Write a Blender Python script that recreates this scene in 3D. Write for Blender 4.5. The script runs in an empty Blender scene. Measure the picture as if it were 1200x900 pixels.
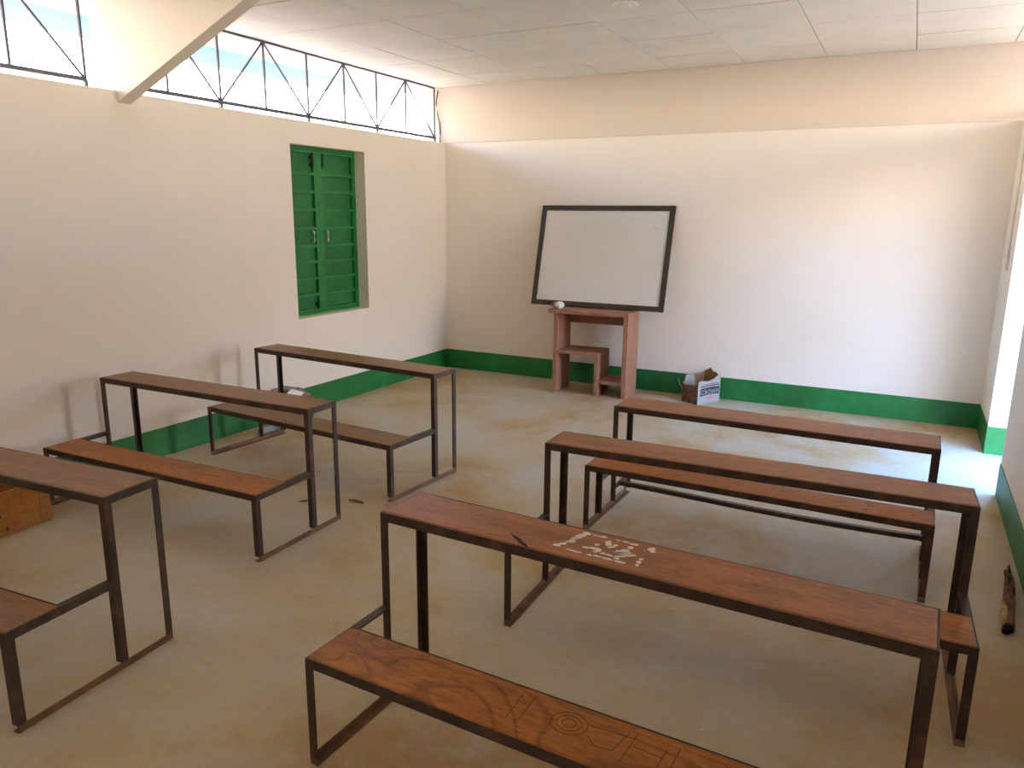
import bpy, bmesh, math, random
from mathutils import Vector, Matrix
random.seed(7)
scene = bpy.context.scene
COL = scene.collection

# ------------------------------------------------------------------ camera
cam_data = bpy.data.cameras.new('camera')
cam_data.sensor_width = 36.0
cam_data.lens = 36.0 * 885.16 / 1200.0
cam_data.clip_start = 0.05
cam = bpy.data.objects.new('camera', cam_data)
COL.objects.link(cam)
yaw, pitch, roll = -0.479365, -0.220694, 0.009911
d = Vector((math.sin(yaw) * math.cos(pitch), math.cos(yaw) * math.cos(pitch), math.sin(pitch)))
r = Vector((math.cos(yaw), -math.sin(yaw), 0))
u = r.cross(d)
c, s = math.cos(roll), math.sin(roll)
r2, u2 = c * r + s * u, -s * r + c * u
M = Matrix((r2, u2, -d)).transposed().to_4x4()
M.translation = Vector((4.28728, -6.73987, 1.6))
cam.matrix_world = M
scene.camera = cam

# ------------------------------------------------------------------ sky, sun, exposure
SKY_STRENGTH = 2.7
SUN_STRENGTH = 2.4
scene.view_settings.view_transform = 'Standard'
scene.view_settings.look = 'None'
scene.view_settings.gamma = 1.0
scene.view_settings.use_curve_mapping = False
scene.view_settings.exposure = 2.9
scene.cycles.use_denoising = True
scene.cycles.max_bounces = 10
scene.cycles.diffuse_bounces = 8
scene.cycles.sample_clamp_indirect = 8.0
scene.cycles.caustics_reflective = False
scene.cycles.caustics_refractive = False

world = bpy.data.worlds.new('sky')
scene.world = world
world.use_nodes = True
wn, wl = world.node_tree.nodes, world.node_tree.links
wn.clear()
w_out = wn.new('ShaderNodeOutputWorld')
w_bg = wn.new('ShaderNodeBackground')
w_tc = wn.new('ShaderNodeTexCoord')
w_sep = wn.new('ShaderNodeSeparateXYZ')
w_ramp = wn.new('ShaderNodeValToRGB')
els = w_ramp.color_ramp.elements          # dusty pale horizon, clear blue higher up
els[0].position, els[0].color = 0.0, (1.0, 0.82, 0.63, 1)
els[1].position, els[1].color = 0.90, (0.14, 0.43, 1.32, 1)
for pos, colr in ((0.12, (0.98, 0.92, 0.86)), (0.30, (0.27, 0.64, 1.38))):
    els.new(pos).color = (*colr, 1)
w_bg.inputs['Strength'].default_value = SKY_STRENGTH
wl.new(w_tc.outputs['Generated'], w_sep.inputs[0])
wl.new(w_sep.outputs['Z'], w_ramp.inputs[0])
wl.new(w_ramp.outputs[0], w_bg.inputs['Color'])
wl.new(w_bg.outputs[0], w_out.inputs[0])

W, H1, H2 = 4.89, 2.294, 2.824          # room width, top of the walls, ceiling
YF = -8.4                               # wall behind the camera
DOOR0, DOOR1 = -1.638, -0.72            # doorway in the right wall
T = 0.20

sun_data = bpy.data.lights.new('sun', 'SUN')
sun_data.energy = SUN_STRENGTH
sun_data.angle = 0.01
sun_data.color = (1.0, 0.95, 0.88)
sun = bpy.data.objects.new('sun', sun_data)
COL.objects.link(sun)
sun.rotation_euler = (math.radians(38), math.radians(0), 0)

def portal(name, loc, rot, sx, sy):
    l = bpy.data.lights.new(name, 'AREA')
    l.shape = 'RECTANGLE'; l.size = sx; l.size_y = sy
    l.cycles.is_portal = True
    o = bpy.data.objects.new(name, l); COL.objects.link(o)
    o.location = loc; o.rotation_euler = rot
    return o
# sky portals in the doorway and the two clerestory openings (they emit nothing themselves)
portal('portal_doorway', (W + T, (DOOR0 + DOOR1) / 2, 1.05), (0, math.radians(90), 0), 2.1, DOOR1 - DOOR0)
portal('portal_clerestory_right', (W + T, YF / 2, (H1 + H2) / 2), (0, math.radians(90), 0), H2 - H1, -YF)
portal('portal_clerestory_left', (-T, YF / 2, (H1 + H2) / 2), (0, math.radians(-90), 0), H2 - H1, -YF)

# ------------------------------------------------------------------ materials
def new_mat(name):
    m = bpy.data.materials.new(name)
    m.use_nodes = True
    nt = m.node_tree
    b = nt.nodes['Principled BSDF']
    return m, nt, b

def ramp(nt, stops):
    n = nt.nodes.new('ShaderNodeValToRGB')
    els = n.color_ramp.elements
    els[0].position, els[0].color = stops[0][0], (*stops[0][1], 1)
    els[1].position, els[1].color = stops[-1][0], (*stops[-1][1], 1)
    for p, col in stops[1:-1]:
        q = els.new(p); q.color = (*col, 1)
    return n

def coords(nt, scale=(1, 1, 1), rand=False):
    tc = nt.nodes.new('ShaderNodeTexCoord')
    mp = nt.nodes.new('ShaderNodeMapping')
    mp.inputs['Scale'].default_value = scale
    nt.links.new(tc.outputs['Object'], mp.inputs['Vector'])
    if rand:
        oi = nt.nodes.new('ShaderNodeObjectInfo')
        mul = nt.nodes.new('ShaderNodeMath'); mul.operation = 'MULTIPLY'; mul.inputs[1].default_value = 37.0
        nt.links.new(oi.outputs['Random'], mul.inputs[0])
        nt.links.new(mul.outputs[0], mp.inputs['Location'])
    return mp

def noise(nt, vec, scale, detail=5, rough=0.55, dist=0.0):
    n = nt.nodes.new('ShaderNodeTexNoise')
    n.inputs['Scale'].default_value = scale
    n.inputs['Detail'].default_value = detail
    n.inputs['Roughness'].default_value = rough
    n.inputs['Distortion'].default_value = dist
    nt.links.new(vec.outputs[0], n.inputs['Vector'])
    return n

def mixc(nt, fac, a, b, mode='MIX'):
    n = nt.nodes.new('ShaderNodeMix'); n.data_type = 'RGBA'; n.blend_type = mode
    if isinstance(fac, (int, float)): n.inputs[0].default_value = fac
    else: nt.links.new(fac, n.inputs[0])
    for i, v in ((6, a), (7, b)):
        if isinstance(v, tuple): n.inputs[i].default_value = (*v, 1)
        else: nt.links.new(v, n.inputs[i])
    return n.outputs[2]

def bump(nt, b, h, strength, dist=0.01):
    n = nt.nodes.new('ShaderNodeBump')
    n.inputs['Strength'].default_value = strength
    n.inputs['Distance'].default_value = dist
    nt.links.new(h, n.inputs['Height'])
    nt.links.new(n.outputs[0], b.inputs['Normal'])

def plaster(name, base, stain, amount=0.5, rough=0.85):
    m, nt, b = new_mat(name)
    v = coords(nt)
    n1 = noise(nt, v, 0.9, 6, 0.6)
    r1 = ramp(nt, [(0.42, (0, 0, 0)), (0.75, (amount,) * 3)])
    nt.links.new(n1.outputs[0], r1.inputs[0])
    col = mixc(nt, r1.outputs[0], base, stain)
    n2 = noise(nt, v, 60, 4)
    nt.links.new(col, b.inputs['Base Color'])
    b.inputs['Roughness'].default_value = rough
    bump(nt, b, n2.outputs[0], 0.12, 0.004)
    return m

def flat(name, col, rough=0.6, metal=0.0, var=0.25, scale=12):
    m, nt, b = new_mat(name)
    v = coords(nt, rand=True)
    n = noise(nt, v, scale, 5)
    dark = tuple(x * (1 - var) for x in col); light = tuple(min(1, x * (1 + var)) for x in col)
    rr = ramp(nt, [(0.3, dark), (0.7, light)])
    nt.links.new(n.outputs[0], rr.inputs[0])
    nt.links.new(rr.outputs[0], b.inputs['Base Color'])
    b.inputs['Roughness'].default_value = rough
    b.inputs['Metallic'].default_value = metal
    return m

def wood(name, light, dark, stain, rough=0.45, axis_scale=(1.0, 14, 14), stain_amt=0.6, rings=0.25):
    m, nt, b = new_mat(name)
    v = coords(nt, axis_scale, rand=True)
    n0 = noise(nt, v, 1.6, 6, 0.6, 0.35)
    rr = ramp(nt, [(0.30, dark), (0.70, light)])
    nt.links.new(n0.outputs[0], rr.inputs[0])
    v3 = coords(nt, tuple(x * 0.45 for x in axis_scale), rand=True)
    n5 = noise(nt, v3, 1.0, 2, 0.4, 0.5)
    sn = nt.nodes.new('ShaderNodeMath'); sn.operation = 'MULTIPLY'; sn.inputs[1].default_value = 240.0
    nt.links.new(n5.outputs[0], sn.inputs[0])
    si = nt.nodes.new('ShaderNodeMath'); si.operation = 'SINE'
    nt.links.new(sn.outputs[0], si.inputs[0])
    rg = ramp(nt, [(0.72, (0, 0, 0)), (0.97, (rings,) * 3)])
    nt.links.new(si.outputs[0], rg.inputs[0])
    col = mixc(nt, rg.outputs[0], rr.outputs[0], tuple(x * 0.45 for x in dark))
    v2 = coords(nt, (1.5, 4, 4), rand=True)
    n1 = noise(nt, v2, 2.4, 7, 0.7)
    r1 = ramp(nt, [(0.46, (0, 0, 0)), (0.70, (stain_amt,) * 3)])
    nt.links.new(n1.outputs[0], r1.inputs[0])
    col = mixc(nt, r1.outputs[0], col, stain)
    n6 = noise(nt, coords(nt, (6, 30, 30), rand=True), 3.0, 8, 0.8)
    r6 = ramp(nt, [(0.34, (0.45, 0.45, 0.45)), (0.52, (1, 1, 1)), (0.70, (1.25, 1.2, 1.15))])
    nt.links.new(n6.outputs[0], r6.inputs[0])
    col = mixc(nt, 0.8, col, r6.outputs[0], 'MULTIPLY')
    n7 = noise(nt, coords(nt, (5, 7, 7), rand=True), 2.5, 8, 0.75)
    r7 = ramp(nt, [(0.60, (0, 0, 0)), (0.70, (0.65, 0.65, 0.65))])
    nt.links.new(n7.outputs[0], r7.inputs[0])
    col = mixc(nt, r7.outputs[0], col, tuple(x * 0.5 for x in stain))
    nt.links.new(col, b.inputs['Base Color'])
    b.inputs['Roughness'].default_value = rough
    b.inputs['Specular IOR Level'].default_value = 0.2
    bump(nt, b, n0.outputs[0], 0.08, 0.003)
    return m

MAT = {}
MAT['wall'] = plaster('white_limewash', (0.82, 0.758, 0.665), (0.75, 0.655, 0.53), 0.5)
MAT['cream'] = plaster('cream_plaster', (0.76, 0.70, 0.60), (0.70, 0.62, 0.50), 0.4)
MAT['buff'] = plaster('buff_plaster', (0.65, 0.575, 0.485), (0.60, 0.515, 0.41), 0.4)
MAT['tile'] = flat('ceiling_board', (0.78, 0.77, 0.69), 0.9, 0, 0.05, 3)
MAT['ceil_back'] = flat('ceiling_void', (0.42, 0.38, 0.33), 0.9, 0, 0.1)
MAT['green'] = None
m, nt, b = new_mat('green_gloss_paint')
v = coords(nt); n1 = noise(nt, v, 3.0, 7, 0.7)
rr = ramp(nt, [(0.3, (0.006, 0.105, 0.018)), (0.55, (0.011, 0.180, 0.038)), (0.8, (0.03, 0.26, 0.085))])
nt.links.new(n1.outputs[0], rr.inputs[0]); nt.links.new(rr.outputs[0], b.inputs['Base Color'])
b.inputs['Roughness'].default_value = 0.5
MAT['green'] = m
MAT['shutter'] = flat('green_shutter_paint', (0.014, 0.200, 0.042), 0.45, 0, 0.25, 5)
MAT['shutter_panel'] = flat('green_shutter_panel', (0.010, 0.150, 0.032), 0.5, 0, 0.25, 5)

m, nt, b = new_mat('dusty_concrete_floor')
v = coords(nt)
n1 = noise(nt, v, 0.75, 7, 0.6, 0.4)
n2 = noise(nt, v, 2.6, 8, 0.65, 0.3)
n3 = noise(nt, v, 34, 5, 0.6)
ra = ramp(nt, [(0.38, (0.50, 0.46, 0.36)), (0.50, (0.48, 0.385, 0.235)), (0.61, (0.44, 0.285, 0.130))])
nt.links.new(n1.outputs[0], ra.inputs[0])
rb = ramp(nt, [(0.45, (0, 0, 0)), (0.66, (0.6, 0.6, 0.6))])
nt.links.new(n2.outputs[0], rb.inputs[0])
col = mixc(nt, rb.outputs[0], ra.outputs[0], (0.50, 0.475, 0.40))
vs = coords(nt, (1, 2.2, 1)); n4 = noise(nt, vs, 9, 8, 0.75, 0.8)
rs = ramp(nt, [(0.70, (0, 0, 0)), (0.76, (0.6, 0.6, 0.6))])
nt.links.new(n4.outputs[0], rs.inputs[0])
col = mixc(nt, rs.outputs[0], col, (0.60, 0.53, 0.43))
col = mixc(nt, 0.20, col, n3.outputs[1], 'OVERLAY')
nt.links.new(col, b.inputs['Base Color'])
b.inputs['Roughness'].default_value = 0.62
b.inputs['Specular IOR Level'].default_value = 0.18
bump(nt, b, n3.outputs[0], 0.10, 0.004)
MAT['floor'] = m

MAT['soil'] = flat('red_soil', (0.58, 0.31, 0.15), 0.95, 0, 0.15, 0.6)
MAT['eave'] = flat('pale_roof_sheet', (0.72, 0.68, 0.58), 0.6, 0, 0.08, 3)
MAT['fascia'] = flat('pale_blue_fascia', (0.32, 0.52, 0.80), 0.6, 0, 0.12, 4)
MAT['board_r'] = wood('varnished_plank', (0.42, 0.165, 0.060), (0.29, 0.105, 0.037), (0.13, 0.070, 0.040), 0.38, (1.0, 14, 14), 0.7, 0.2)
MAT['board_l'] = wood('plank_greyed_by_light', (0.33, 0.165, 0.076), (0.225, 0.108, 0.048), (0.20, 0.150, 0.105), 0.38, (1.0, 14, 14), 0.8, 0.2)  # left benches: same planks, with the greyer cast of their light put into the colour
MAT['seat_r'] = wood('orange_plank', (0.48, 0.180, 0.044), (0.34, 0.118, 0.028), (0.15, 0.068, 0.030), 0.38, (1.8, 6, 6), 0.5, 0.5)
MAT['table'] = wood('red_raw_timber', (0.44, 0.225, 0.14), (0.33, 0.155, 0.092), (0.24, 0.11, 0.066), 0.7, (14, 14, 1.0), 0.4, 0.1)
MAT['crate'] = wood('pine_crate_board', (0.42, 0.18, 0.046), (0.36, 0.14, 0.034), (0.30, 0.10, 0.026), 0.65, (10, 1.2, 10), 0.5, 0.1)
MAT['frame_dark'] = flat('dark_stained_frame', (0.030, 0.019, 0.012), 0.5, 0, 0.4, 20)
MAT['white_laminate'] = flat('white_laminate', (0.66, 0.645, 0.605), 0.3, 0, 0.03, 2)
MAT['paper'] = flat('white_paper', (0.80, 0.78, 0.78), 0.9, 0, 0.06)
MAT['residue'] = flat('torn_label_paper', (0.74, 0.65, 0.54), 0.9, 0, 0.10, 60)
MAT['gouge'] = flat('raw_split', (0.020, 0.008, 0.004), 0.9, 0, 0.3)
MAT['scratch'] = flat('worn_scratch', (0.075, 0.030, 0.012), 0.9, 0, 0.3)
MAT['steel'] = None
m, nt, b = new_mat('rusted_angle_iron')
v = coords(nt, rand=True); n1 = noise(nt, v, 9, 8, 0.7)
rr = ramp(nt, [(0.36, (0.036, 0.022, 0.016)), (0.55, (0.060, 0.035, 0.023)), (0.72, (0.16, 0.074, 0.032))])
nt.links.new(n1.outputs[0], rr.inputs[0]); nt.links.new(rr.outputs[0], b.inputs['Base Color'])
b.inputs['Roughness'].default_value = 0.5; b.inputs['Metallic'].default_value = 0.25
MAT['steel'] = m
m, nt, b = new_mat('rusty_floor_rail')
v = coords(nt, rand=True); n1 = noise(nt, v, 7, 8, 0.7)
rr = ramp(nt, [(0.30, (0.090, 0.048, 0.026)), (0.50, (0.17, 0.084, 0.036)), (0.72, (0.29, 0.145, 0.060))])
nt.links.new(n1.outputs[0], rr.inputs[0]); nt.links.new(rr.outputs[0], b.inputs['Base Color'])
b.inputs['Roughness'].default_value = 0.7; b.inputs['Metallic'].default_value = 0.1
MAT['rail'] = m
MAT['truss'] = flat('grey_painted_steel', (0.10, 0.10, 0.105), 0.5, 0.3, 0.2)
MAT['bolt'] = flat('dark_bolt', (0.02, 0.035, 0.02), 0.5, 0.5, 0.3)
MAT['handle'] = flat('zinc_handle', (0.72, 0.72, 0.70), 0.4, 0.3, 0.1)
MAT['card'] = flat('brown_cardboard', (0.30, 0.155, 0.062), 0.9, 0, 0.25, 8)
MAT['card_grey'] = flat('grey_faded_cardboard', (0.30, 0.235, 0.175), 0.9, 0, 0.3, 8)
MAT['card_dark'] = flat('dark_red_cardboard', (0.10, 0.030, 0.018), 0.9, 0, 0.4, 8)
MAT['print_white'] = flat('printed_white', (0.36, 0.35, 0.33), 0.7, 0, 0.12, 14)
MAT['card_print'] = flat('dark_printed_cardboard', (0.13, 0.066, 0.036), 0.9, 0, 0.85, 20)
MAT['print_navy'] = flat('printed_navy', (0.030, 0.034, 0.055), 0.7, 0, 0.3, 14)
MAT['print_pink'] = flat('printed_pink', (0.55, 0.25, 0.24), 0.7, 0, 0.25, 30)
MAT['bark'] = flat('broken_bark', (0.15, 0.066, 0.024), 0.95, 0, 0.6, 16)
MAT['bark_pale'] = flat('pale_split_wood', (0.42, 0.26, 0.11), 0.9, 0, 0.4, 22)
MAT['bark_dark'] = flat('charred_end', (0.030, 0.014, 0.007), 0.95, 0, 0.4, 22)
MAT['switch'] = flat('ivory_plastic', (0.68, 0.64, 0.58), 0.4, 0, 0.04)
MAT['cable'] = flat('black_cable', (0.02, 0.02, 0.02), 0.5, 0, 0.2)
m, nt, b = new_mat('clear_plastic')
b.inputs['Base Color'].default_value = (0.86, 0.92, 0.94, 1)
b.inputs['Roughness'].default_value = 0.12
b.inputs['Transmission Weight'].default_value = 0.75
b.inputs['IOR'].default_value = 1.2
MAT['plastic'] = m

# ------------------------------------------------------------------ mesh helpers
def link(name, me, mat, parent=None):
    o = bpy.data.objects.new(name, me)
    COL.objects.link(o)
    if mat is not None and not me.materials: me.materials.append(mat)
    if parent is not None: o.parent = parent
    return o

def bm_box(bm, x0, x1, y0, y1, z0, z1):
    v = [bm.verts.new(p) for p in ((x0, y0, z0), (x1, y0, z0), (x1, y1, z0), (x0, y1, z0), (x0, y0, z1), (x1, y0, z1), (x1, y1, z1), (x0, y1, z1))]
    for f in ((3, 2, 1, 0), (4, 5, 6, 7), (0, 1, 5, 4), (1, 2, 6, 5), (2, 3, 7, 6), (3, 0, 4, 7)):
        bm.faces.new([v[i] for i in f])

def finish(bm, name='m', bevel=0.0, seg=2):
    if bevel:
        bmesh.ops.bevel(bm, geom=list(bm.edges), offset=bevel, segments=seg, affect='EDGES', profile=0.7)
    bmesh.ops.recalc_face_normals(bm, faces=list(bm.faces))
    me = bpy.data.meshes.new(name)
    bm.to_mesh(me); bm.free()
    return me

def boxes(name, lst, mat, parent=None, bevel=0.0):
    bm = bmesh.new()
    for b_ in lst: bm_box(bm, *b_)
    return link(name, finish(bm, name, bevel), mat, parent)

def bm_prism(bm, pts, axis, a0, a1):
    """extrude a 2D outline along an axis; pts are the two other coordinates in order"""
    def mk(p, a):
        return {'x': (a, p[0], p[1]), 'y': (p[0], a, p[1]), 'z': (p[0], p[1], a)}[axis]
    lo = [bm.verts.new(mk(p, a0)) for p in pts]
    hi = [bm.verts.new(mk(p, a1)) for p in pts]
    n = len(pts)
    bm.faces.new(lo[::-1]); bm.faces.new(hi)
    for i in range(n):
        bm.faces.new((lo[i], lo[(i + 1) % n], hi[(i + 1) % n], hi[i]))

def prism(name, pts, axis, a0, a1, mat, parent=None, bevel=0.0):
    bm = bmesh.new(); bm_prism(bm, pts, axis, a0, a1)
    return link(name, finish(bm, name, bevel), mat, parent)

def bm_bar(bm, p, q, w, h=None, up=Vector((0, 0, 1))):
    """square bar from p to q"""
    h = h or w
    p, q = Vector(p), Vector(q)
    dd = (q - p).normalized()
    a = dd.cross(up)
    if a.length < 1e-4: a = dd.cross(Vector((1, 0, 0)))
    a.normalize(); b_ = a.cross(dd).normalized()
    vs = []
    for base in (p, q):
        for sa, sb in ((-1, -1), (1, -1), (1, 1), (-1, 1)):
            vs.append(bm.verts.new(base + a * (sa * w / 2) + b_ * (sb * h / 2)))
    bm.faces.new(vs[3::-1]); bm.faces.new(vs[4:])
    for i in range(4):
        j = (i + 1) % 4
        bm.faces.new((vs[i], vs[j], vs[4 + j], vs[4 + i]))

def bar(name, p, q, w, mat, parent=None, h=None, up=Vector((0, 0, 1))):
    bm = bmesh.new(); bm_bar(bm, p, q, w, h, up)
    return link(name, finish(bm, name), mat, parent)

def tube(name, pts, rad, mat, parent=None, n=8, taper=None):
    bm = bmesh.new(); rings = []
    pts = [Vector(p) for p in pts]
    for i, p in enumerate(pts):
        t = (pts[min(i + 1, len(pts) - 1)] - pts[max(i - 1, 0)]).normalized()
        a = t.cross(Vector((0, 0, 1)))
        if a.length < 1e-3: a = t.cross(Vector((0, 1, 0)))
        a.normalize(); b_ = t.cross(a)
        rr_ = rad if taper is None else taper[i]
        rings.append([bm.verts.new(p + rr_ * (math.cos(2 * math.pi * k / n) * a + math.sin(2 * math.pi * k / n) * b_)) for k in range(n)])
    for i in range(len(rings) - 1):
        for k in range(n):
            bm.faces.new((rings[i][k], rings[i][(k + 1) % n], rings[i + 1][(k + 1) % n], rings[i + 1][k]))
    bm.faces.new(rings[0][::-1]); bm.faces.new(rings[-1])
    me = finish(bm, name)
    for f in me.polygons: f.use_smooth = True
    return link(name, me, mat, parent)

def lathe(name, prof, mat, parent=None, n=20):
    bm = bmesh.new(); rings = []
    for rad, z in prof:
        rings.append([bm.verts.new((rad * math.cos(2 * math.pi * k / n), rad * math.sin(2 * math.pi * k / n), z)) for k in range(n)])
    for i in range(len(rings) - 1):
        for k in range(n):
            bm.faces.new((rings[i][k], rings[i][(k + 1) % n], rings[i + 1][(k + 1) % n], rings[i + 1][k]))
    bm.faces.new(rings[0][::-1]); bm.faces.new(rings[-1])
    me = finish(bm, name)
    for f in me.polygons: f.use_smooth = True
    return link(name, me, mat, parent)

def thing(name, label, cat, loc=(0, 0, 0), rotz=0.0, group=None):
    o = bpy.data.objects.new(name, None)
    o.empty_display_size = 0.1
    COL.objects.link(o)
    o.location = loc; o.rotation_euler = (0, 0, rotz)
    o['label'] = label; o['category'] = cat
    if group: o['group'] = group
    return o

def tag(o, label, cat, group=None):
    o['label'] = label; o['category'] = cat
    if group: o['group'] = group
    return o

def struct(o, label=None):
    o['kind'] = 'structure'
    if label: o['label'] = label
    return o

# ------------------------------------------------------------------ the room shell
struct(boxes('floor', [(-T, W + T, YF - T, T, -0.12, 0.0)], MAT['floor']), 'dusty bare concrete floor of the classroom')
bm = bmesh.new()
G = 60
vs = [bm.verts.new(p) for p in ((-G, -G, -0.14), (G, -G, -0.14), (G, G, -0.14), (-G, G, -0.14))]
bm.faces.new(vs)
struct(link('ground', finish(bm), MAT['soil']), 'red soil yard outside the classroom')

WY0, WY1, WZ0, WZ1 = -2.20, -1.303, 0.765, 2.114      # shutter opening in the left wall
struct(boxes('wall_left', [(-T, 0, YF, WY0, 0, H1), (-T, 0, WY1, 0.0, 0, H1), (-T, 0, WY0, WY1, 0, WZ0), (-T, 0, WY0, WY1, WZ1, H1)], MAT['wall']),
       'white limewashed side wall with the green shutter')
struct(boxes('wall_back', [(-T, W + T, 0, T, 0, H1)], MAT['wall']), 'white limewashed end wall behind the whiteboard')
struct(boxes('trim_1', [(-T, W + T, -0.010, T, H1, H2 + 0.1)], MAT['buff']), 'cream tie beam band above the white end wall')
struct(boxes('wall_right', [(W, W + T, DOOR1, 0.0, 0, H1), (W, W + T, YF, DOOR0, 0, H1), (W, W + T, DOOR0, DOOR1, 2.08, H1)], MAT['wall']),
       'white limewashed side wall with the open doorway')
struct(boxes('wall_front', [(-T, W + T, YF - T, YF, 0, H2 + 0.1)], MAT['wall']), 'white wall opposite the whiteboard')

BB, BT = 0.196, 0.005
struct(boxes('baseboard_left', [(0, BT, YF, 0, 0.0, BB)], MAT['green']), 'green painted skirting band under the shutter wall')
struct(boxes('baseboard_back', [(BT, W - BT, -BT, 0, 0.0, BB)], MAT['green']), 'green painted skirting band behind the timber table')
struct(boxes('baseboard_right', [(W - BT, W, DOOR1, 0, 0.0, BB), (W - BT, W + T, DOOR1 - BT, DOOR1, 0.0, BB),
                                 (W - BT, W, YF, DOOR0, 0.0, BB), (W - BT, W + T, DOOR0, DOOR0 + BT, 0.0, BB)], MAT['green']),
       'green painted skirting band either side of the doorway')

# ceiling: slab with boards laid in a grid, joints recessed
ceiling = struct(boxes('ceiling', [(-T, W + T, YF, -0.011, H2 + 0.010, H2 + 0.10)], MAT['ceil_back']), 'pale ceiling boards in a square grid')
xl = [-0.12, 0.50, 1.10, 1.71, 2.31, 2.92, 3.54, 4.155, 4.77, W + 0.12]
yl = [-0.012, -0.53, -1.16, -1.79, -2.42]
while yl[-1] - 0.63 > YF: yl.append(yl[-1] - 0.63)
yl.append(YF + 0.002)
tile_cache = {}
for i in range(len(xl) - 1):
    for j in range(len(yl) - 1):
        x0, x1, y1, y0 = xl[i], xl[i + 1], yl[j], yl[j + 1]
        key = (round(x1 - x0, 3), round(y1 - y0, 3))
        if key not in tile_cache:
            bm = bmesh.new(); g, gy = 0.003, 0.007
            bm_box(bm, -key[0] / 2 + g, key[0] / 2 - g, -key[1] / 2 + gy, key[1] / 2 - gy, 0, 0.012)
            me = finish(bm, 'ceiling_tile', 0.0015, 1); me.materials.append(MAT['tile'])
            tile_cache[key] = me
        o = link('ceiling_tile', tile_cache[key], None, ceiling)
        o.location = ((x0 + x1) / 2, (y0 + y1) / 2, H2 + random.uniform(-0.002, 0.002))
        o.rotation_euler = (random.uniform(-0.005, 0.005), random.uniform(-0.004, 0.004), 0)
# ceiling rose
rose = thing('ceiling_rose', 'small round white fitting on the ceiling boards', 'ceiling fitting', (2.62, -2.12, H2 - 0.014))
lathe('base_plate', [(0.075, 0.014), (0.075, 0.008), (0.068, 0.005)], MAT['tile'], rose)
lathe('cover', [(0.036, 0.006), (0.034, 0.001), (0.026, -0.002)], MAT['tile'], rose)

# sloping concrete beam haunch over the left wall
struct(prism('beam', [(-0.18, H2), (-0.18, H1), (0.0, H1), (0.0, 2.228), (1.445, H2)], 'y', -3.62, -3.53, MAT['cream'], bevel=0.004),
       'cream sloping concrete beam rising from the side wall to the ceiling')
# eaves on both sides; the unseen right one is deepened to cut sky light
for side, nm in ((-1, 'roof_left'), (1, 'roof_right_sky_shade')):
    xw = -T if side < 0 else W + T
    xe = xw + side * (0.75 if side < 0 else 0.95)
    zf = H2 - (0.06 if side < 0 else 0.20)  # right fascia hangs lower, shaped to keep sky light off the left wall
    rf = struct(prism(nm, [(xw - side * 0.02, H2 + 0.10), (xw - side * 0.02, H2 + 0.13), (xe, H2 + 0.11), (xe, H2 + 0.08)], 'y', YF - T, T + 0.4, MAT['eave']),
                'pale roof sheet overhanging the side wall')
    boxes('fascia', [(min(xe, xe + side * 0.02), max(xe, xe + side * 0.02), YF - T, T + 0.4, zf, H2 + 0.12)], MAT['fascia'], rf)

# ------------------------------------------------------------------ trusses in the clerestory
def truss(label, xc, nodes, first_top, group=None):
    t = thing('roof_truss', label, 'truss', (xc, 0, H1), 0, group)
    zb, zt = 2.345 - H1, H2 - 0.008 - H1
    y0, y1 = nodes[0], nodes[-1]
    bar('top_chord', (0, y0, zt), (0, y1, zt), 0.022, MAT['truss'], t, 0.016)
    bar('bottom_chord', (0, y0, zb), (0, y1, zb), 0.03, MAT['truss'], t, 0.022)
    for i, y in enumerate(nodes):
        bar('upright', (0, y, zb), (0, y, zt), 0.014, MAT['truss'], t)
        if i % 2 == 0: bar('foot', (0, y, 0.0), (0, y, zb), 0.02, MAT['truss'], t)
    for i in range(len(nodes) - 1):
        if (i + first_top) % 2 == 0: a, b_ = (nodes[i], zt), (nodes[i + 1], zb)
        else: a, b_ = (nodes[i], zb), (nodes[i + 1], zt)
        bar('diagonal', (0, a[0], a[1]), (0, b_[0], b_[1]), 0.011, MAT['truss'], t)
    return t
nodesA = [-0.05, -0.54, -0.985, -1.425, -1.87, -2.325, -2.75, -3.18, -3.51]
truss('grey steel lattice truss above the green shutter', -0.095, nodesA, 1)
nodesB = [-3.742 - 0.425 * k for k in range(11)]
truss('grey steel lattice truss on the far side of the sloping beam', -0.095, nodesB, 1)
nodesC = [-0.05 - 0.44 * k for k in range(19)]
truss('grey steel lattice truss above the doorway wall', W + 0.095, nodesC, 1)
tag(tube('loose_cable', [(-0.06, -0.035, 2.79), (-0.055, -0.06, 2.74), (-0.05, -0.085, 2.66), (-0.05, -0.07, 2.58), (-0.05, -0.03, 2.50), (-0.05, -0.015, 2.40), (-0.05, -0.02, 2.30)], 0.006, MAT['cable']),
    'thin black cable hanging at the end of the truss', 'cable')

# ------------------------------------------------------------------ green steel shutter
win = bpy.data.objects.new('window_1', None); COL.objects.link(win)
XS = -0.115
win.location = (XS, WY0, WZ0); struct(win, 'closed green steel shutter in a deep white reveal')
OW, OH = WY1 - WY0, WZ1 - WZ0
fr = 0.022
bm = bmesh.new()
bm_box(bm, -0.04, 0.006, 0.001, fr, 0.001, OH - 0.001); bm_box(bm, -0.04, 0.006, OW - fr, OW - 0.001, 0.001, OH - 0.001)
bm_box(bm, -0.04, 0.006, fr, OW - fr, 0.001, fr); bm_box(bm, -0.04, 0.006, fr, OW - fr, OH - fr, OH - 0.001)
link('window_frame', finish(bm), MAT['shutter'], win)
boxes('closing_sheet', [(-0.085, -0.045, 0.002, OW - 0.002, 0.002, OH - 0.002)], MAT['shutter_panel'], win)
fracs = [0.0, 0.14, 0.249, 0.36, 0.474, 0.585, 0.686, 0.79, 0.893, 1.0]
z_hi, z_lo = OH - fr - 0.003, fr + 0.003
mid = OW * 0.47
panel_cache = {}
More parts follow.
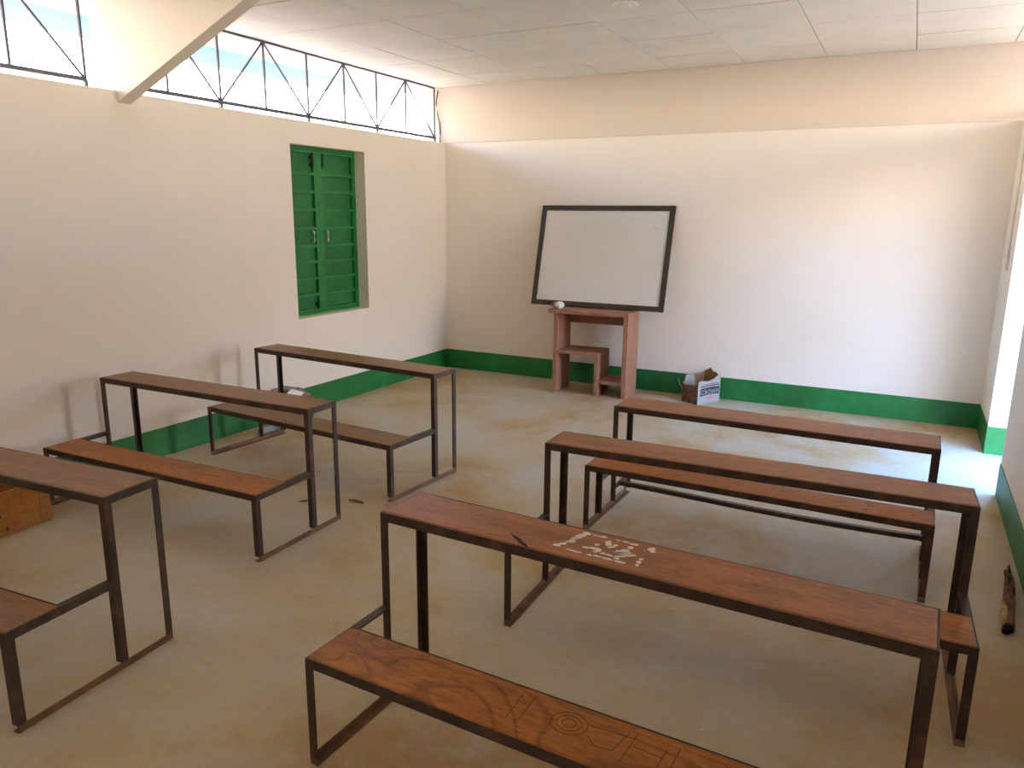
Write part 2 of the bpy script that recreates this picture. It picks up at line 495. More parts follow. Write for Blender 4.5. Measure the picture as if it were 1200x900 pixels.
for leaf, (a, b_) in enumerate(((fr + 0.002, mid - 0.001), (mid + 0.001, OW - fr - 0.002))):
    lf = bpy.data.objects.new('shutter_leaf', None); COL.objects.link(lf); lf.parent = win
    sl, sr = (0.016, 0.040) if leaf == 0 else (0.050, 0.016)
    bm = bmesh.new()
    bm_box(bm, -0.03, 0.0, a, a + sl, z_lo, z_hi); bm_box(bm, -0.03, 0.0, b_ - sr, b_, z_lo, z_hi)
    bm_box(bm, -0.03, 0.0, a + sl, b_ - sr, z_hi - 0.02, z_hi); bm_box(bm, -0.03, 0.0, a + sl, b_ - sr, z_lo, z_lo + 0.02)
    link('leaf_frame', finish(bm), MAT['shutter'], lf)
    zs = [z_hi - f * (z_hi - z_lo) for f in fracs]
    for k in range(1, 9):
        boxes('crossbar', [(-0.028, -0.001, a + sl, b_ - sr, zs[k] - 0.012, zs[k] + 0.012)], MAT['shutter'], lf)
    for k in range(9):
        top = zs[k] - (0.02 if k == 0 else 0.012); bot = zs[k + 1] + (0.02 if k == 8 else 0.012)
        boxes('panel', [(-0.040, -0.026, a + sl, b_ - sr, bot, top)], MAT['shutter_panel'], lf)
    # pull handle, tower bolts
    yh = (b_ - sr - 0.035) if leaf == 0 else (a + sl + 0.04)
    zc = (zs[4] + zs[5]) / 2 + 0.005
    h = tube('handle', [(-0.026, yh, zc - 0.042), (0.004, yh, zc - 0.042), (0.010, yh, zc - 0.032), (0.010, yh, zc + 0.032), (0.004, yh, zc + 0.042), (-0.026, yh, zc + 0.042)], 0.0065, MAT['handle'], lf)
    h['label'] = 'zinc pull handle'
    yb = (b_ - sr - 0.012) if leaf == 0 else (a + sl + 0.012)
    bm = bmesh.new()
    bm_box(bm, -0.026, 0.004, yb - 0.014, yb + 0.014, zs[0] - 0.12, zs[0] - 0.10)
    bm_box(bm, -0.026, 0.004, yb - 0.014, yb + 0.014, zs[0] - 0.06, zs[0] - 0.04)
    bm_bar(bm, (0.004, yb, zs[0] - 0.13), (0.004, yb, zs[0] - 0.015), 0.011)
    link('bolt', finish(bm), MAT['bolt'], lf)
    if leaf == 0:
        bm = bmesh.new()
        bm_box(bm, -0.026, 0.004, yb - 0.012, yb + 0.012, zs[9] + 0.05, zs[9] + 0.065)
        bm_bar(bm, (0.004, yb, zs[9] + 0.012), (0.004, yb, zs[9] + 0.105), 0.010)
        link('bolt', finish(bm), MAT['bolt'], lf)

# ------------------------------------------------------------------ desk-bench units
A = 0.028     # angle iron leg width
TH = 0.004
def angle_leg(name, parent, x, y, sx, sy, z0, z1, mat, a=A):
    """L-section upright, heel at (x, y), flanges towards sx / sy"""
    pts = [(x, y), (x + sx * a, y), (x + sx * a, y + sy * TH), (x + sx * TH, y + sy * TH), (x + sx * TH, y + sy * a), (x, y + sy * a)]
    return prism(name, pts, 'z', z0, z1, mat, parent)

def rim(name, parent, L, y0, y1, z):
    """angle-iron rim around a board, flange turned in below it"""
    bm = bmesh.new(); h = 0.030; t = 0.004; fl = 0.02
    x0, x1 = -L / 2, L / 2
    for a_, b_, cc, dd in ((x0, x1, y0, y0 + t), (x0, x1, y1 - t, y1), (x0, x0 + t, y0 + t, y1 - t), (x1 - t, x1, y0 + t, y1 - t)):
        bm_box(bm, a_, b_, cc, dd, z - h, z)
    bm_box(bm, x0 + t, x1 - t, y0 + t, y0 + fl, z - h, z - h + t)
    bm_box(bm, x0 + t, x1 - t, y1 - fl, y1 - t, z - h, z - h + t)
    return link(name, finish(bm), MAT['steel'], parent)

def board(name, parent, L, y0, y1, z, mat, warp=0.0):
    bm = bmesh.new(); g = 0.0055; n = 10
    x0, x1 = -L / 2 + g, L / 2 - g; y0 += g; y1 -= g
    rings = []
    for i in range(n + 1):
        x = x0 + (x1 - x0) * i / n
        dz = warp * math.sin(math.pi * i / n) + random.uniform(-0.0006, 0.0006)
        rings.append([bm.verts.new(p) for p in ((x, y0, z - 0.022), (x, y1, z - 0.022), (x, y1, z - 0.001 + dz), (x, y1 - 0.004, z + 0.002 + dz), (x, y0 + 0.004, z + 0.002 + dz), (x, y0, z - 0.001 + dz))])
    for i in range(n):
        for k in range(6):
            bm.faces.new((rings[i][k], rings[i][(k + 1) % 6], rings[i + 1][(k + 1) % 6], rings[i + 1][k]))
    bm.faces.new(rings[0][::-1]); bm.faces.new(rings[-1])
    return link(name, finish(bm), mat, parent)

def bench_desk(label, v, dm, sm, footrest=False):
    x, y, th, L, hd, hs, dd, g, sd = v
    t = thing('bench_desk', label, 'school bench', (x, y, 0), th, 'school benches with attached desks')
    e = 0.0012
    yd0, yd1, ys0, ys1 = -dd, 0.0, -dd - g - sd, -dd - g
    board('desk_board', t, L, yd0, yd1, hd, dm)
    rim('desk_frame', t, L, yd0, yd1, hd)
    board('seat_board', t, L, ys0, ys1, hs, sm)
    rim('seat_frame', t, L, ys0, ys1, hs)
    RZ = 0.026
    for sx in (-1, 1):
        xo = sx * (L / 2 + e)
        ix = -sx
        angle_leg('leg', t, xo, yd1 + e, ix, -1, RZ, hd - 0.001, MAT['steel'])
        angle_leg('leg', t, xo, yd0 - e, ix, 1, RZ, hd - 0.001, MAT['steel'])
        angle_leg('leg', t, xo, ys0 - e, ix, 1, RZ, hs - 0.001, MAT['steel'])
        # floor rail: angle laid along the floor
        pts = [(xo, 0.0), (xo, RZ), (xo + ix * TH, RZ), (xo + ix * TH, TH), (xo + ix * A, TH), (xo + ix * A, 0.0)]
        o = prism('floor_rail', [(p[0], p[1]) for p in pts], 'y', ys0 - e, yd1 + e, MAT['rail'], t)
        # arm between the seat and the desk leg
        pts = [(xo, hs), (xo, hs - 0.028), (xo + ix * TH, hs - 0.028), (xo + ix * TH, hs - TH), (xo + ix * 0.028, hs - TH), (xo + ix * 0.028, hs)]
        prism('seat_arm', [(p[0], p[1] - 0.001) for p in pts], 'y', ys1 - 0.004, yd0 - 2 * e, MAT['steel'], t)
        if footrest:
            angle_leg('leg', t, xo, ys1 + e, ix, -1, RZ, hs - 0.001, MAT['steel'])
            bar('side_bar', (xo + ix * 0.012, ys1, 0.215), (xo + ix * 0.012, yd0, 0.215), 0.014, MAT['steel'], t, 0.022)
            bar('side_bar', (xo + ix * 0.012, yd0 + 0.004, 0.100), (xo + ix * 0.012, yd1 - 0.006, 0.100), 0.014, MAT['steel'], t, 0.022)
    if footrest:
        n = 12; yc = (yd0 + yd1) / 2 - 0.02
        bm = bmesh.new(); prev = None
        for i in range(n + 1):
            xx = -L / 2 + 0.02 + (L - 0.04) * i / n
            zz = 0.102 - 0.014 * math.sin(math.pi * (i / n) ** 1.4)
            ring = [bm.verts.new((xx, yc + a_, zz + b_)) for a_, b_ in ((-0.014, -0.012), (0.014, -0.012), (0.014, 0.012), (-0.014, 0.012))]
            if prev:
                for k in range(4): bm.faces.new((prev[k], prev[(k + 1) % 4], ring[(k + 1) % 4], ring[k]))
            else: bm.faces.new(ring[::-1])
            prev = ring
        bm.faces.new(prev)
        link('footrest_bar', finish(bm), MAT['steel'], t)
    return t

BL, BR, SR = MAT['board_l'], MAT['board_r'], MAT['seat_r']
L1 = bench_desk('grey-brown bench desk standing beside the pine crate', [1.165, -5.073, 0.073, 1.543, 0.65, 0.344, 0.223, 0.189, 0.188], BL, BL)
L2 = bench_desk('brown bench desk in the row along the shutter wall, between two other bench desks', [0.955, -3.813, 0.021, 1.55, 0.652, 0.33, 0.212, 0.17, 0.206], BL, MAT['seat_r'])
L3 = bench_desk('bench desk below the green shutter with a plastic bottle under it', [1.082, -2.79, -0.073, 1.58, 0.67, 0.333, 0.215, 0.209, 0.202], BL, BL)
R1 = bench_desk('bench desk with white torn paper scraps and a split on its top', [3.665, -4.742, -0.03, 1.559, 0.672, 0.35, 0.211, 0.154, 0.2], BR, SR)
R2 = bench_desk('orange-brown bench desk between the paper-marked desk and the low one with a foot bar', [3.785, -3.717, 0.032, 1.589, 0.656, 0.342, 0.205, 0.175, 0.205], BR, SR)
R3 = bench_desk('low bench desk with a foot bar, before the torn printed carton', [3.72, -2.665, -0.015, 1.575, 0.578, 0.351, 0.25, 0.205, 0.185], BR, SR, footrest=True)

# torn paper scraps on the near right desk (local coordinates of that unit), drawn from the outline they leave
def to_local(o, p):
    th = o.rotation_euler.z
    dx, dy = p[0] - o.location.x, p[1] - o.location.y
    return (math.cos(th) * dx + math.sin(th) * dy, -math.sin(th) * dx + math.cos(th) * dy)
SC = [  # centre u (0..1 along), v (0..1 across), half sizes, angle
    (0.02, 0.12, 0.015, 0.010, 0.6), (0.055, 0.24, 0.014, 0.008, 0.8), (0.10, 0.42, 0.016, 0.009, 0.5), (0.10, 0.55, 0.016, 0.008, 1.2),
    (0.11, 0.66, 0.017, 0.012, 0.8), (0.12, 0.80, 0.018, 0.010, 0.9), (0.15, 0.95, 0.014, 0.009, 0.2), (0.26, 0.95, 0.012, 0.003, 0.0),
    (0.34, 0.97, 0.016, 0.005, 0.0), (0.52, 0.97, 0.009, 0.003, 0.0), (0.62, 0.97, 0.012, 0.004, 0.0), (0.72, 0.95, 0.014, 0.006, 0.1),
    (0.72, 0.76, 0.012, 0.008, 0.5), (0.92, 0.92, 0.014, 0.010, 1.0), (0.96, 0.82, 0.012, 0.008, 0.4), (0.93, 0.36, 0.008, 0.007, 1.3),
    (0.94, 0.22, 0.010, 0.009, 1.4), (0.95, 0.08, 0.007, 0.006, 0.3), (0.22, 0.04, 0.018, 0.006, 0.0), (0.29, 0.03, 0.014, 0.005, 0.1),
    (0.43, 0.03, 0.009, 0.005, 0.0), (0.52, 0.05, 0.015, 0.006, 0.0), (0.63, 0.05, 0.020, 0.006, 0.0), (0.76, 0.04, 0.019, 0.007, 0.0),
    (0.38, 0.55, 0.009, 0.007, 0.2), (0.46, 0.78, 0.011, 0.012, 0.4), (0.48, 0.68, 0.013, 0.008, 1.0), (0.54, 0.62, 0.014, 0.008, 0.6), (0.56, 0.72, 0.008, 0.008, 0.8),
    (0.31, 0.32, 0.016, 0.006, 0.1), (0.41, 0.36, 0.020, 0.008, 0.0), (0.46, 0.30, 0.012, 0.007, 0.7), (0.44, 0.22, 0.009, 0.004, 0.0), (0.53, 0.22, 0.010, 0.007, 0.9),
    (0.60, 0.22, 0.022, 0.005, -0.05), (0.66, 0.45, 0.016, 0.011, 0.3), (0.70, 0.58, 0.014, 0.012, 0.5), (0.70, 0.42, 0.020, 0.010, 0.1), (0.74, 0.50, 0.010, 0.012, 0.6),
    (0.72, 0.28, 0.018, 0.005, 0.5), (0.78, 0.38, 0.018, 0.004, 0.3), (0.82, 0.45, 0.012, 0.005, 0.1), (0.71, 0.16, 0.010, 0.007, 0.2)]
bm = bmesh.new(); rnd = random.Random(3)
p0 = to_local(R1, (3.474, -4.905)); du, dv = 0.262, 0.140
for (uu, vv, sx, sy, an) in SC:
    cx = p0[0] + uu * du + (vv - 0.5) * 0.01; cy = p0[1] + vv * dv
    n = 9; pts = []
    sx *= 0.95; sy *= 1.0
    for k in range(n):
        q = 2 * math.pi * k / n; rad = rnd.uniform(0.65, 1.2)
        px, py = sx * rad * math.cos(q), sy * rad * math.sin(q)
        pts.append((cx + math.cos(an) * px - math.sin(an) * py, cy + math.sin(an) * px + math.cos(an) * py))
    bm_prism(bm, pts, 'z', 0.6738, 0.6752)
o = link('paper_scraps', finish(bm), MAT['residue'], R1)
o['kind'] = 'stuff'; o['label'] = 'torn white paper scraps stuck to the desk top'
# the split in the same board
sp = [(3.318, -4.876), (3.335, -4.887), (3.352, -4.893), (3.375, -4.912), (3.398, -4.928), (3.412, -4.944), (3.396, -4.940), (3.372, -4.926), (3.352, -4.908), (3.338, -4.897)]
prism('split', [to_local(R1, p) for p in sp], 'z', 0.6738, 0.6748, MAT['gouge'], R1)['label'] = 'dark jagged split in the board'

# drawing scratched into the near right seat: rings and a few strokes
bm = bmesh.new()
cx, cy = to_local(R1, (3.653, -5.190))
zc = 0.3524
def stroke(pts, w=0.0026):
    for p, q in zip(pts[:-1], pts[1:]):
        bm_bar(bm, (p[0], p[1], zc), (q[0], q[1], zc), w, 0.0008)
for rad in (0.016, 0.029, 0.042):
    stroke([(cx + rad * 1.15 * math.cos(2 * math.pi * k / 18), cy + rad * math.sin(2 * math.pi * k / 18)) for k in range(19)], 0.0016)
for a_, b_ in (((-0.155, 0.045), (-0.150, -0.060)), ((-0.120, 0.050), (-0.118, -0.055)), ((0.06, -0.02), (0.085, -0.045)), ((0.085, -0.045), (0.13, -0.04)),
               ((0.13, -0.04), (0.145, 0.04)), ((0.16, -0.065), (0.165, 0.05)), ((0.24, -0.06), (0.245, 0.03)), ((0.27, -0.06), (0.272, 0.05)), ((0.05, 0.02), (0.15, 0.025)), ((0.17, 0.0), (0.25, -0.005))):
    stroke([(cx + a_[0], cy + a_[1]), (cx + b_[0], cy + b_[1])], 0.0018)
o = link('scratched_drawing', finish(bm), MAT['scratch'], R1)
o['label'] = 'rings and strokes scratched into the seat board'; o['kind'] = 'stuff'

# ------------------------------------------------------------------ timber table with whiteboard
TX, TY, TRZ = 1.805, -0.155, 0.045       # centre of the far edge
TW, TD, THH = 0.695, 0.345, 0.765
tb = thing('timber_table', 'rough red timber stand with stepped shelves under the whiteboard', 'table', (TX, TY, 0), TRZ)
def side_outline(seed):
    rn = random.Random(seed)
    front = [(-TD + rn.uniform(-0.006, 0.006), THH * k / 9) for k in range(10)]
    return front
for sx, nm in ((-1, 'side_panel'), (1, 'side_panel')):
    xo = sx * TW / 2
    f = side_outline(5 + sx)
    top = THH - (0.030 if sx < 0 else 0.0)
    f = [(a_, min(b_, top)) for a_, b_ in f]
    pts = f + [(0, top), (0, 0)]
    bmx = (xo, xo + 0.036) if sx < 0 else (xo - 0.042, xo)
    prism(nm, pts, 'x', bmx[0], bmx[1], MAT['table'], tb, 0.002)
# top: ragged front edge, overhanging on one side
rn = random.Random(11)
pts = [(-TW / 2 - 0.045, -TD - 0.03)]
for k in range(1, 9): pts.append((-TW / 2 - 0.045 + (TW + 0.045 - 0.042) * k / 9, -TD - 0.022 + rn.uniform(-0.005, 0.005)))
pts += [(TW / 2 - 0.042, -TD - 0.016), (TW / 2 - 0.042, 0.0), (-TW / 2 - 0.045, 0.0)]
prism('top_board', pts, 'z', THH - 0.030, THH, MAT['table'], tb, 0.002)
boxes('apron', [(-TW / 2 + 0.036, TW / 2 - 0.042, -0.03, -0.006, THH - 0.150, THH - 0.031)], MAT['table'], tb, 0.002)
xm = 1.852 - TX
boxes('shelf', [(-TW / 2 + 0.036, xm - 0.001, -TD + 0.012, -0.01, 0.365, 0.395)], MAT['table'], tb, 0.002)
boxes('divider', [(xm, xm + 0.036, -TD + 0.008, -0.01, 0.0, 0.394)], MAT['table'], tb, 0.002)
boxes('shelf', [(xm + 0.037, TW / 2 - 0.043, -TD + 0.014, -0.01, 0.118, 0.146)], MAT['table'], tb, 0.002)

wb = thing('whiteboard', 'framed whiteboard leaning against the wall on the timber stand', 'whiteboard', (1.762, -0.262, THH + 0.0085), 0.012)
BW, BH, FW = 1.285, 0.945, 0.046
lean = math.atan2(0.232, 0.915)
wb.rotation_euler = (-lean, 0, 0.012)
for nm, bx in (('frame_bar', (-BW / 2, BW / 2, -0.0, 0.026, 0, FW)), ('frame_bar', (-BW / 2, BW / 2, 0.0, 0.026, BH - FW, BH)),
               ('frame_bar', (-BW / 2, -BW / 2 + FW, 0.0, 0.026, FW, BH - FW)), ('frame_bar', (BW / 2 - FW, BW / 2, 0.0, 0.026, FW, BH - FW))):
    boxes(nm, [bx], MAT['frame_dark'], wb, 0.002)
boxes('writing_surface', [(-BW / 2 + FW, BW / 2 - FW, 0.010, 0.020, FW, BH - FW)], MAT['white_laminate'], wb)
for sx in (-1, 1):
    tube('nail', [(sx * (BW / 2 - 0.02), 0.012, BH - 0.01), (sx * (BW / 2 - 0.02), 0.012, BH + 0.012)], 0.004, MAT['handle'], wb, 6)
prism('marker_trace', [(0.46, 0.760), (0.475, 0.757), (0.49, 0.748), (0.50, 0.738), (0.49, 0.742), (0.475, 0.752)], 'y', 0.0093, 0.0098, MAT['card_grey'], wb)

# crumpled paper on the table
def crumple(name, rad, seed, mat):
    bm = bmesh.new()
    bmesh.ops.create_icosphere(bm, subdivisions=3, radius=rad)
    rn = random.Random(seed)
    for vtx in bm.verts:
        vtx.co *= rn.uniform(0.62, 1.15)
        vtx.co.z *= 0.8
    zmin = min(vtx.co.z for vtx in bm.verts)
    for vtx in bm.verts: vtx.co.z -= zmin
    return link(name, finish(bm), mat)
cp = tag(crumple('crumpled_paper', 0.042, 4, MAT['paper']), 'crumpled white paper ball on the table edge', 'paper')
cp.location = (1.505, -0.46, THH + 0.001)
cp2 = tag(crumple('crumpled_rag', 0.036, 9, MAT['card_grey']), 'small grey crumpled rag beside the white paper ball', 'rag')
cp2.location = (1.445, -0.42, THH + 0.001)

# ------------------------------------------------------------------ cartons
def carton(name, label, corners, heights, mats, inner, cat='box', seed=1, base=True, flat_sides=()):
    """torn open carton; corners are its floor corners, heights give each side's ragged top edge"""
    c0 = Vector((*corners[0], 0))
    t = thing(name, label, cat, (c0.x, c0.y, 0))
    n = len(corners); rn = random.Random(seed)
    cen = sum((Vector(c_) for c_ in corners), Vector((0, 0))) / n
    for i in range(n):
        a_, b_ = Vector(corners[i]), Vector(corners[(i + 1) % n])
        hs_ = heights[i]; k = len(hs_) - 1
        bm = bmesh.new()
        nrm = Vector((-(b_ - a_).y, (b_ - a_).x)).normalized()
        if nrm.dot(cen - a_) < 0: nrm = -nrm
        th_ = 0.005; cols_ = []
        for j in range(k + 1):
            p = a_.lerp(b_, j / k); bul = (0.0 if i in flat_sides else 0.010) * math.sin(math.pi * j / k)
            lo = p - c0.xy; hi = p - c0.xy - nrm * bul
            q = [Vector((lo.x, lo.y, 0.001)), Vector((lo.x + nrm.x * th_, lo.y + nrm.y * th_, 0.001)),
                 Vector((hi.x + nrm.x * th_, hi.y + nrm.y * th_, hs_[j])), Vector((hi.x, hi.y, hs_[j] - 0.002))]
            cols_.append([bm.verts.new(v_) for v_ in q])
        for j in range(k):
            for m_ in range(4):
                f = bm.faces.new((cols_[j][m_], cols_[j][(m_ + 1) % 4], cols_[j + 1][(m_ + 1) % 4], cols_[j + 1][m_]))
                f.material_index = 0 if m_ == 3 else 1
        f0 = bm.faces.new(cols_[0][::-1]); f1 = bm.faces.new(cols_[-1]); f0.material_index = f1.material_index = 1
        me = finish(bm); me.materials.append(mats[i]); me.materials.append(inner)
        link('side_panel', me, None, t)
    if base:
        bm = bmesh.new()
        bm_prism(bm, [tuple((Vector(c_) * 0.985 + cen * 0.015) - c0.xy) for c_ in corners], 'z', 0.0005, 0.005)
        link('bottom', finish(bm), inner, t)
    return t, c0

CA, CB, CD = (2.780, -0.352), (2.915, -0.105), (2.615, -0.262)
CC = (CB[0] + CD[0] - CA[0], CB[1] + CD[1] - CA[1])
cart, c0 = carton('torn_carton', 'torn open carton with white and navy print against the end wall', [CA, CB, CC, CD],
                  [[0.205, 0.212, 0.205, 0.200, 0.206, 0.218, 0.240, 0.228], [0.225, 0.232, 0.255, 0.250, 0.285, 0.262, 0.250], [0.245, 0.225, 0.228, 0.22, 0.19, 0.17], [0.17, 0.155, 0.130, 0.118, 0.128, 0.140, 0.205]],
                  [MAT['print_white'], MAT['card'], MAT['card'], MAT['card_print']], MAT['card'], flat_sides=(0,))
# print on the side facing the room: navy bands, lettering, pink emblem (local frame of that side)
ax = Vector((CB[0] - CA[0], CB[1] - CA[1], 0)); LEN = ax.length; ax.normalize()
nr = Vector((ax.y, -ax.x, 0))
def on_side(o, dx=0.0, dy=0.0, dz=0.0):
    Mx = Matrix((ax, Vector((0, 0, 1)), nr)).transposed().to_4x4()
    o.matrix_local = Matrix.Translation(nr * 0.0006) @ Mx @ Matrix.Translation((dx, dy, dz))
def side_poly(name, pts, mat, zo=0.0, parent=None):
    bm = bmesh.new(); bm_prism(bm, pts, 'z', zo, zo + 0.0008)
    o = link(name, finish(bm), mat, cart); on_side(o); return o
def banner(y0, y1):
    k = 10; top = []; bot = []
    for j in range(k + 1):
        x = 0.03 + (LEN - 0.045) * j / k
        wob = 0.010 * math.sin(j / k * 2.6)
        bot.append((x, y0 + wob)); top.append((x, y1 + wob))
    return bot + top[::-1]
side_poly('printed_band', banner(0.070, 0.136), MAT['print_navy'])
side_poly('printed_band', banner(0.146, 0.154), MAT['print_navy'])
side_poly('printed_band', banner(0.162, 0.166), MAT['print_navy'])
side_poly('printed_emblem', [(0.165 + 0.055 * (0.8 + 0.3 * math.sin(5 * q)) * math.cos(q), 0.048 + 0.026 * (0.85 + 0.25 * math.cos(7 * q)) * math.sin(q)) for q in [2 * math.pi * k / 24 for k in range(24)]], MAT['print_pink'], 0.0012)
fc = bpy.data.curves.new('lettering', 'FONT'); fc.body = 'CROWN'; fc.size = 0.058; fc.extrude = 0.0004; fc.space_character = 1.05
fo = bpy.data.objects.new('lettering_curve', fc); COL.objects.link(fo)
bpy.context.view_layer.update()
me = bpy.data.meshes.new_from_object(fo.evaluated_get(bpy.context.evaluated_depsgraph_get()))
bpy.data.objects.remove(fo)
me.materials.clear(); me.materials.append(MAT['print_white'])
lt = link('lettering', me, None, cart); on_side(lt, 0.040, 0.084, 0.0014)
# loose flaps
bm = bmesh.new()
fl = [bm.verts.new(p) for p in ((0, 0, 0), (0.10, 0.02, 0.0), (0.07, 0.05, 0.10), (0.01, 0.03, 0.085))]
bm.faces.new(fl)
r_ = bmesh.ops.extrude_face_region(bm, geom=list(bm.faces))
for g_ in r_['geom']:
    if isinstance(g_, bmesh.types.BMVert): g_.co += Vector((0.0, -0.004, 0.001))
o = link('flap', finish(bm), MAT['print_white'], cart); o.location = (CD[0] - CA[0] + 0.01, CD[1] - CA[1] + 0.02, 0.145)
tube('torn_strip', [(CD[0] - CA[0] + 0.004, CD[1] - CA[1], 0.12), (CD[0] - CA[0] - 0.02, CD[1] - CA[1] - 0.005, 0.15), (CD[0] - CA[0] - 0.035, CD[1] - CA[1] - 0.01, 0.20)], 0.004, MAT['card_grey'], cart, 5)

K = [(0.225, -2.63), (0.205, -2.31), (0.035, -2.30), (0.03, -2.61)]
cart2, c2 = carton('collapsed_carton', 'collapsed faded cardboard box against the wall under the shutter', K,
                   [[0.16, 0.18, 0.17, 0.185, 0.20, 0.17], [0.18, 0.19, 0.23, 0.235], [0.23, 0.25, 0.27, 0.265, 0.27, 0.24], [0.23, 0.22, 0.19, 0.165]],
                   [MAT['card_dark'], MAT['card_grey'], MAT['card'], MAT['card_dark']], MAT['card_grey'], seed=4)
bm = bmesh.new()
fl = [bm.verts.new(p) for p in ((0, 0, 0), (-0.01, 0.25, 0.015), (-0.12, 0.24, 0.055), (-0.14, 0.02, 0.035))]
bm.faces.new(fl)
r_ = bmesh.ops.extrude_face_region(bm, geom=list(bm.faces))
for g_ in r_['geom']:
    if isinstance(g_, bmesh.types.BMVert): g_.co += Vector((0.0, 0, 0.005))
o = link('flap', finish(bm), MAT['card_grey'], cart2); o.location = (-0.008, 0.06, 0.175)
sh = tag(boxes('paper_sheet', [(-0.05, 0.05, -0.07, 0.07, 0, 0.003)], MAT['paper']), 'white sheet of paper lying on the collapsed cardboard box', 'paper')
sh.location = (0.150, -2.44, 0.224); sh.rotation_euler = (0.06, 0.30, 0.5)

bt = thing('plastic_bottle', 'clear empty plastic bottle lying on the floor by the green skirting', 'bottle', (0.222, -2.89, 0.034), 0)
bt.rotation_euler = (math.radians(-90), 0, math.radians(-3))
lathe('body', [(0.020, 0.0), (0.031, 0.006), (0.032, 0.05), (0.029, 0.06), (0.032, 0.07), (0.032, 0.13), (0.026, 0.16), (0.012, 0.185), (0.011, 0.20)], MAT['plastic'], bt)
lathe('cap', [(0.0135, 0.196), (0.0135, 0.213), (0.011, 0.215)], MAT['print_navy'], bt, 12)

# ------------------------------------------------------------------ pine crate by the left wall
cr = thing('pine_crate', 'open orange pine crate on the floor under the grey-brown desk', 'crate', (0.215, -4.80, 0), 0.06)
CX, CY, CZ = 0.205, 0.255, 0.225
boxes('side_board', [(CX - 0.018, CX, -CY, CY - 0.062, 0.004, CZ)], MAT['crate'], cr, 0.002)
boxes('side_board', [(-CX, -CX + 0.018, -CY, CY - 0.019, 0.0, CZ + 0.02)], MAT['crate'], cr, 0.002)
boxes('end_board', [(-CX, CX - 0.019, -CY - 0.018, -CY - 0.001, 0.0, CZ)], MAT['crate'], cr, 0.002)
boxes('end_board', [(-CX, CX - 0.02, CY - 0.018, CY, 0.0, CZ)], MAT['crate'], cr, 0.002)
boxes('corner_batten', [(CX - 0.022, CX - 0.001, CY - 0.060, CY, 0.0, CZ - 0.01)], MAT['crate'], cr, 0.003)
boxes('bottom_board', [(-CX + 0.02, CX - 0.024, -CY, CY - 0.02, 0.006, 0.02)], MAT['crate'], cr)
for (yy, zz, rr_) in ((-0.02, 0.19, 0.014), (-0.01, 0.11, 0.010), (0.02, 0.035, 0.012)):
    bm = bmesh.new()
    bm_prism(bm, [(yy + rr_ * math.cos(2 * math.pi * k / 10) * 0.8, zz + rr_ * math.sin(2 * math.pi * k / 10)) for k in range(10)], 'x', CX - 0.001, CX + 0.0006)
    link('knot', finish(bm), MAT['card_dark'], cr)

# ------------------------------------------------------------------ small things
lg = thing('broken_branch', 'broken bark-covered branch lying along the green skirting', 'branch', (4.81, -3.12, 0.0))
rn = random.Random(21)
def gnarled(name, ctr, rads, mat, seed, n=10, rough=0.3):
    """branch piece with knobbly, ridged bark"""
    rq = random.Random(seed); bm = bmesh.new(); rings = []
    m_ = 26
    for i in range(m_ + 1):
        f = i / m_ * (len(ctr) - 1); k = min(int(f), len(ctr) - 2); q = f - k
        p = Vector(ctr[k]).lerp(Vector(ctr[k + 1]), q); rad = rads[k] * (1 - q) + rads[k + 1] * q
        ring = []
        for a in range(n):
            an = 2 * math.pi * a / n
            rr_ = rad * (1 + rough * (0.6 * math.sin(3 * an + i * 0.25 + seed) + rq.uniform(-0.5, 0.5)))
            ring.append(bm.verts.new((p.x + rr_ * math.cos(an), p.y + rq.uniform(-0.004, 0.004), max(0.001, p.z + rr_ * math.sin(an)))))
        rings.append(ring)
    for i in range(m_):
        for a in range(n):
            bm.faces.new((rings[i][a], rings[i][(a + 1) % n], rings[i + 1][(a + 1) % n], rings[i + 1][a]))
    bm.faces.new(rings[0][::-1]); bm.faces.new(rings[-1])
    return link(name, finish(bm), mat, lg)
gnarled('stem', [(-0.016, -0.30, 0.020), (-0.004, -0.17, 0.022), (0.008, 0.0, 0.022), (0.022, 0.16, 0.022), (0.034, 0.30, 0.02)], [0.018, 0.019, 0.021, 0.020, 0.009], MAT['bark'], 3)
gnarled('split_face', [(-0.030, -0.29, 0.020), (-0.024, -0.16, 0.024), (-0.012, -0.02, 0.020)], [0.011, 0.014, 0.006], MAT['bark_pale'], 8, 7)
gnarled('end_stub', [(-0.034, -0.335, 0.018), (-0.022, -0.305, 0.018), (-0.014, -0.285, 0.018)], [0.012, 0.020, 0.020], MAT['bark_dark'], 5, 9, 0.2)
for k in range(6):
    a_ = -0.08 + 0.06 * k; q = rn.uniform(-0.012, 0.022)
    tube('bark_strip', [(q + 0.012, a_, 0.036), (q + 0.014, a_ + 0.05, 0.046), (q + 0.022, a_ + 0.10, 0.036)], 0.005, MAT['bark_dark' if k % 2 else 'bark'], lg, 5, [0.002, 0.007, 0.002])

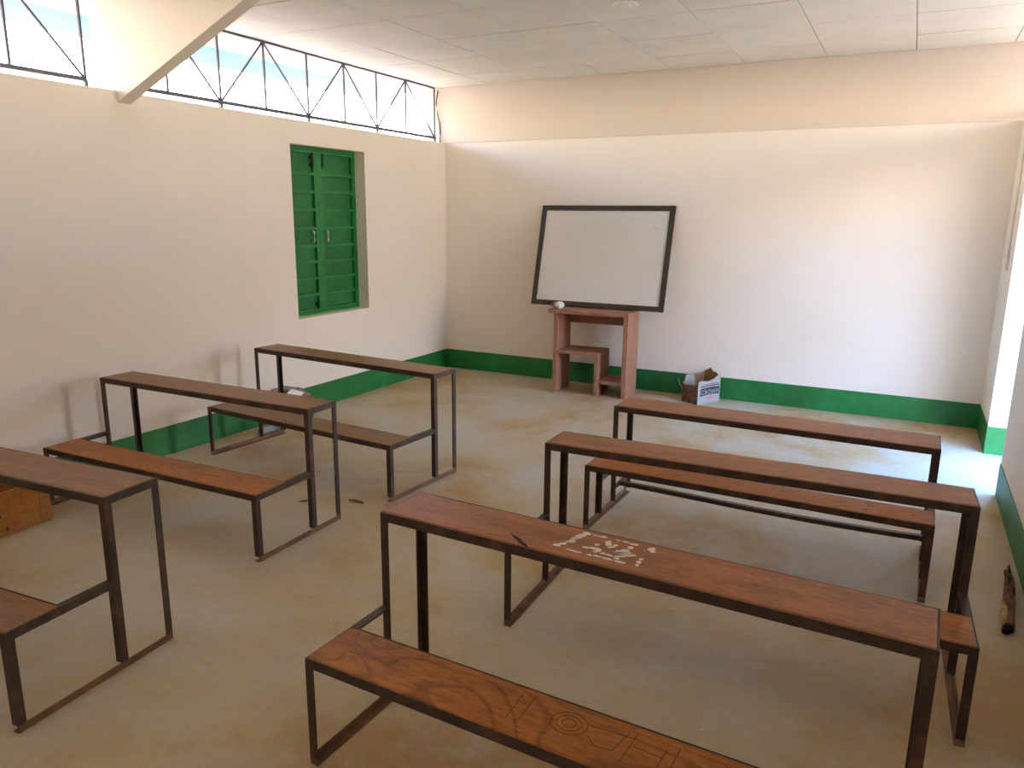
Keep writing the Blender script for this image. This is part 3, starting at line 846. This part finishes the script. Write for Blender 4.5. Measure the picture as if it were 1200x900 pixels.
tw = thing('wooden_twig', 'short brown twig lying on the floor between the benches', 'twig', (1.645, -3.565, 0.006), 0.03)
tube('stem', [(-0.045, 0.0, 0.0), (0.0, 0.003, 0.001), (0.055, -0.004, 0.0)], 0.005, MAT['bark'], tw, 7, [0.004, 0.006, 0.005])
tube('pale_knot', [(-0.03, 0.001, 0.001), (-0.022, 0.002, 0.002), (-0.014, 0.002, 0.001)], 0.006, MAT['bark_pale'], tw, 7, [0.003, 0.0075, 0.004])
lf = tag(prism('dry_leaf', [(-0.03, 0), (-0.01, 0.012), (0.02, 0.010), (0.035, 0.0), (0.01, -0.012), (-0.015, -0.010)], 'z', 0.0, 0.003, MAT['bark']),
         'small red-brown dry leaf under the seat of a bench', 'leaf')
lf.location = (1.385, -3.70, 0.001); lf.rotation_euler = (0, 0, 1.0)

bm = bmesh.new(); rn = random.Random(33)
for k in range(46):
    x = rn.uniform(3.0, 4.7); y = rn.uniform(-5.0, -3.4)
    if k > 32: x, y = rn.uniform(2.2, 3.0), rn.uniform(-4.9, -3.2)
    sz = rn.uniform(0.0015, 0.0042); a_ = rn.uniform(0, 3.14)
    n = 5
    bm_prism(bm, [(x + sz * rn.uniform(0.6, 1.5) * math.cos(a_ + 2 * math.pi * q / n) * 1.3, y + sz * rn.uniform(0.6, 1.3) * math.sin(a_ + 2 * math.pi * q / n)) for q in range(n)], 'z', 0.0003, 0.0018)
fk = link('plaster_flecks', finish(bm), MAT['residue'], bpy.data.objects['floor'])
fk['kind'] = 'stuff'; fk['label'] = 'tiny white plaster flecks scattered over the floor'

sw = thing('light_switch', 'small ivory switch plate on the wall beside the doorway', 'switch', (W - 0.0005, -0.415, 1.295))
boxes('plate', [(-0.012, 0.0, -0.04, 0.04, -0.045, 0.045)], MAT['switch'], sw, 0.003)
boxes('rocker', [(-0.017, -0.011, -0.012, 0.012, -0.02, 0.02)], MAT['switch'], sw, 0.002)
tag(tube('surface_conduit', [(W - 0.008, -0.415, 1.34), (W - 0.008, -0.415, H1 - 0.01)], 0.008, MAT['wall'], None, 8), 'thin white conduit running up the wall from the switch', 'conduit')
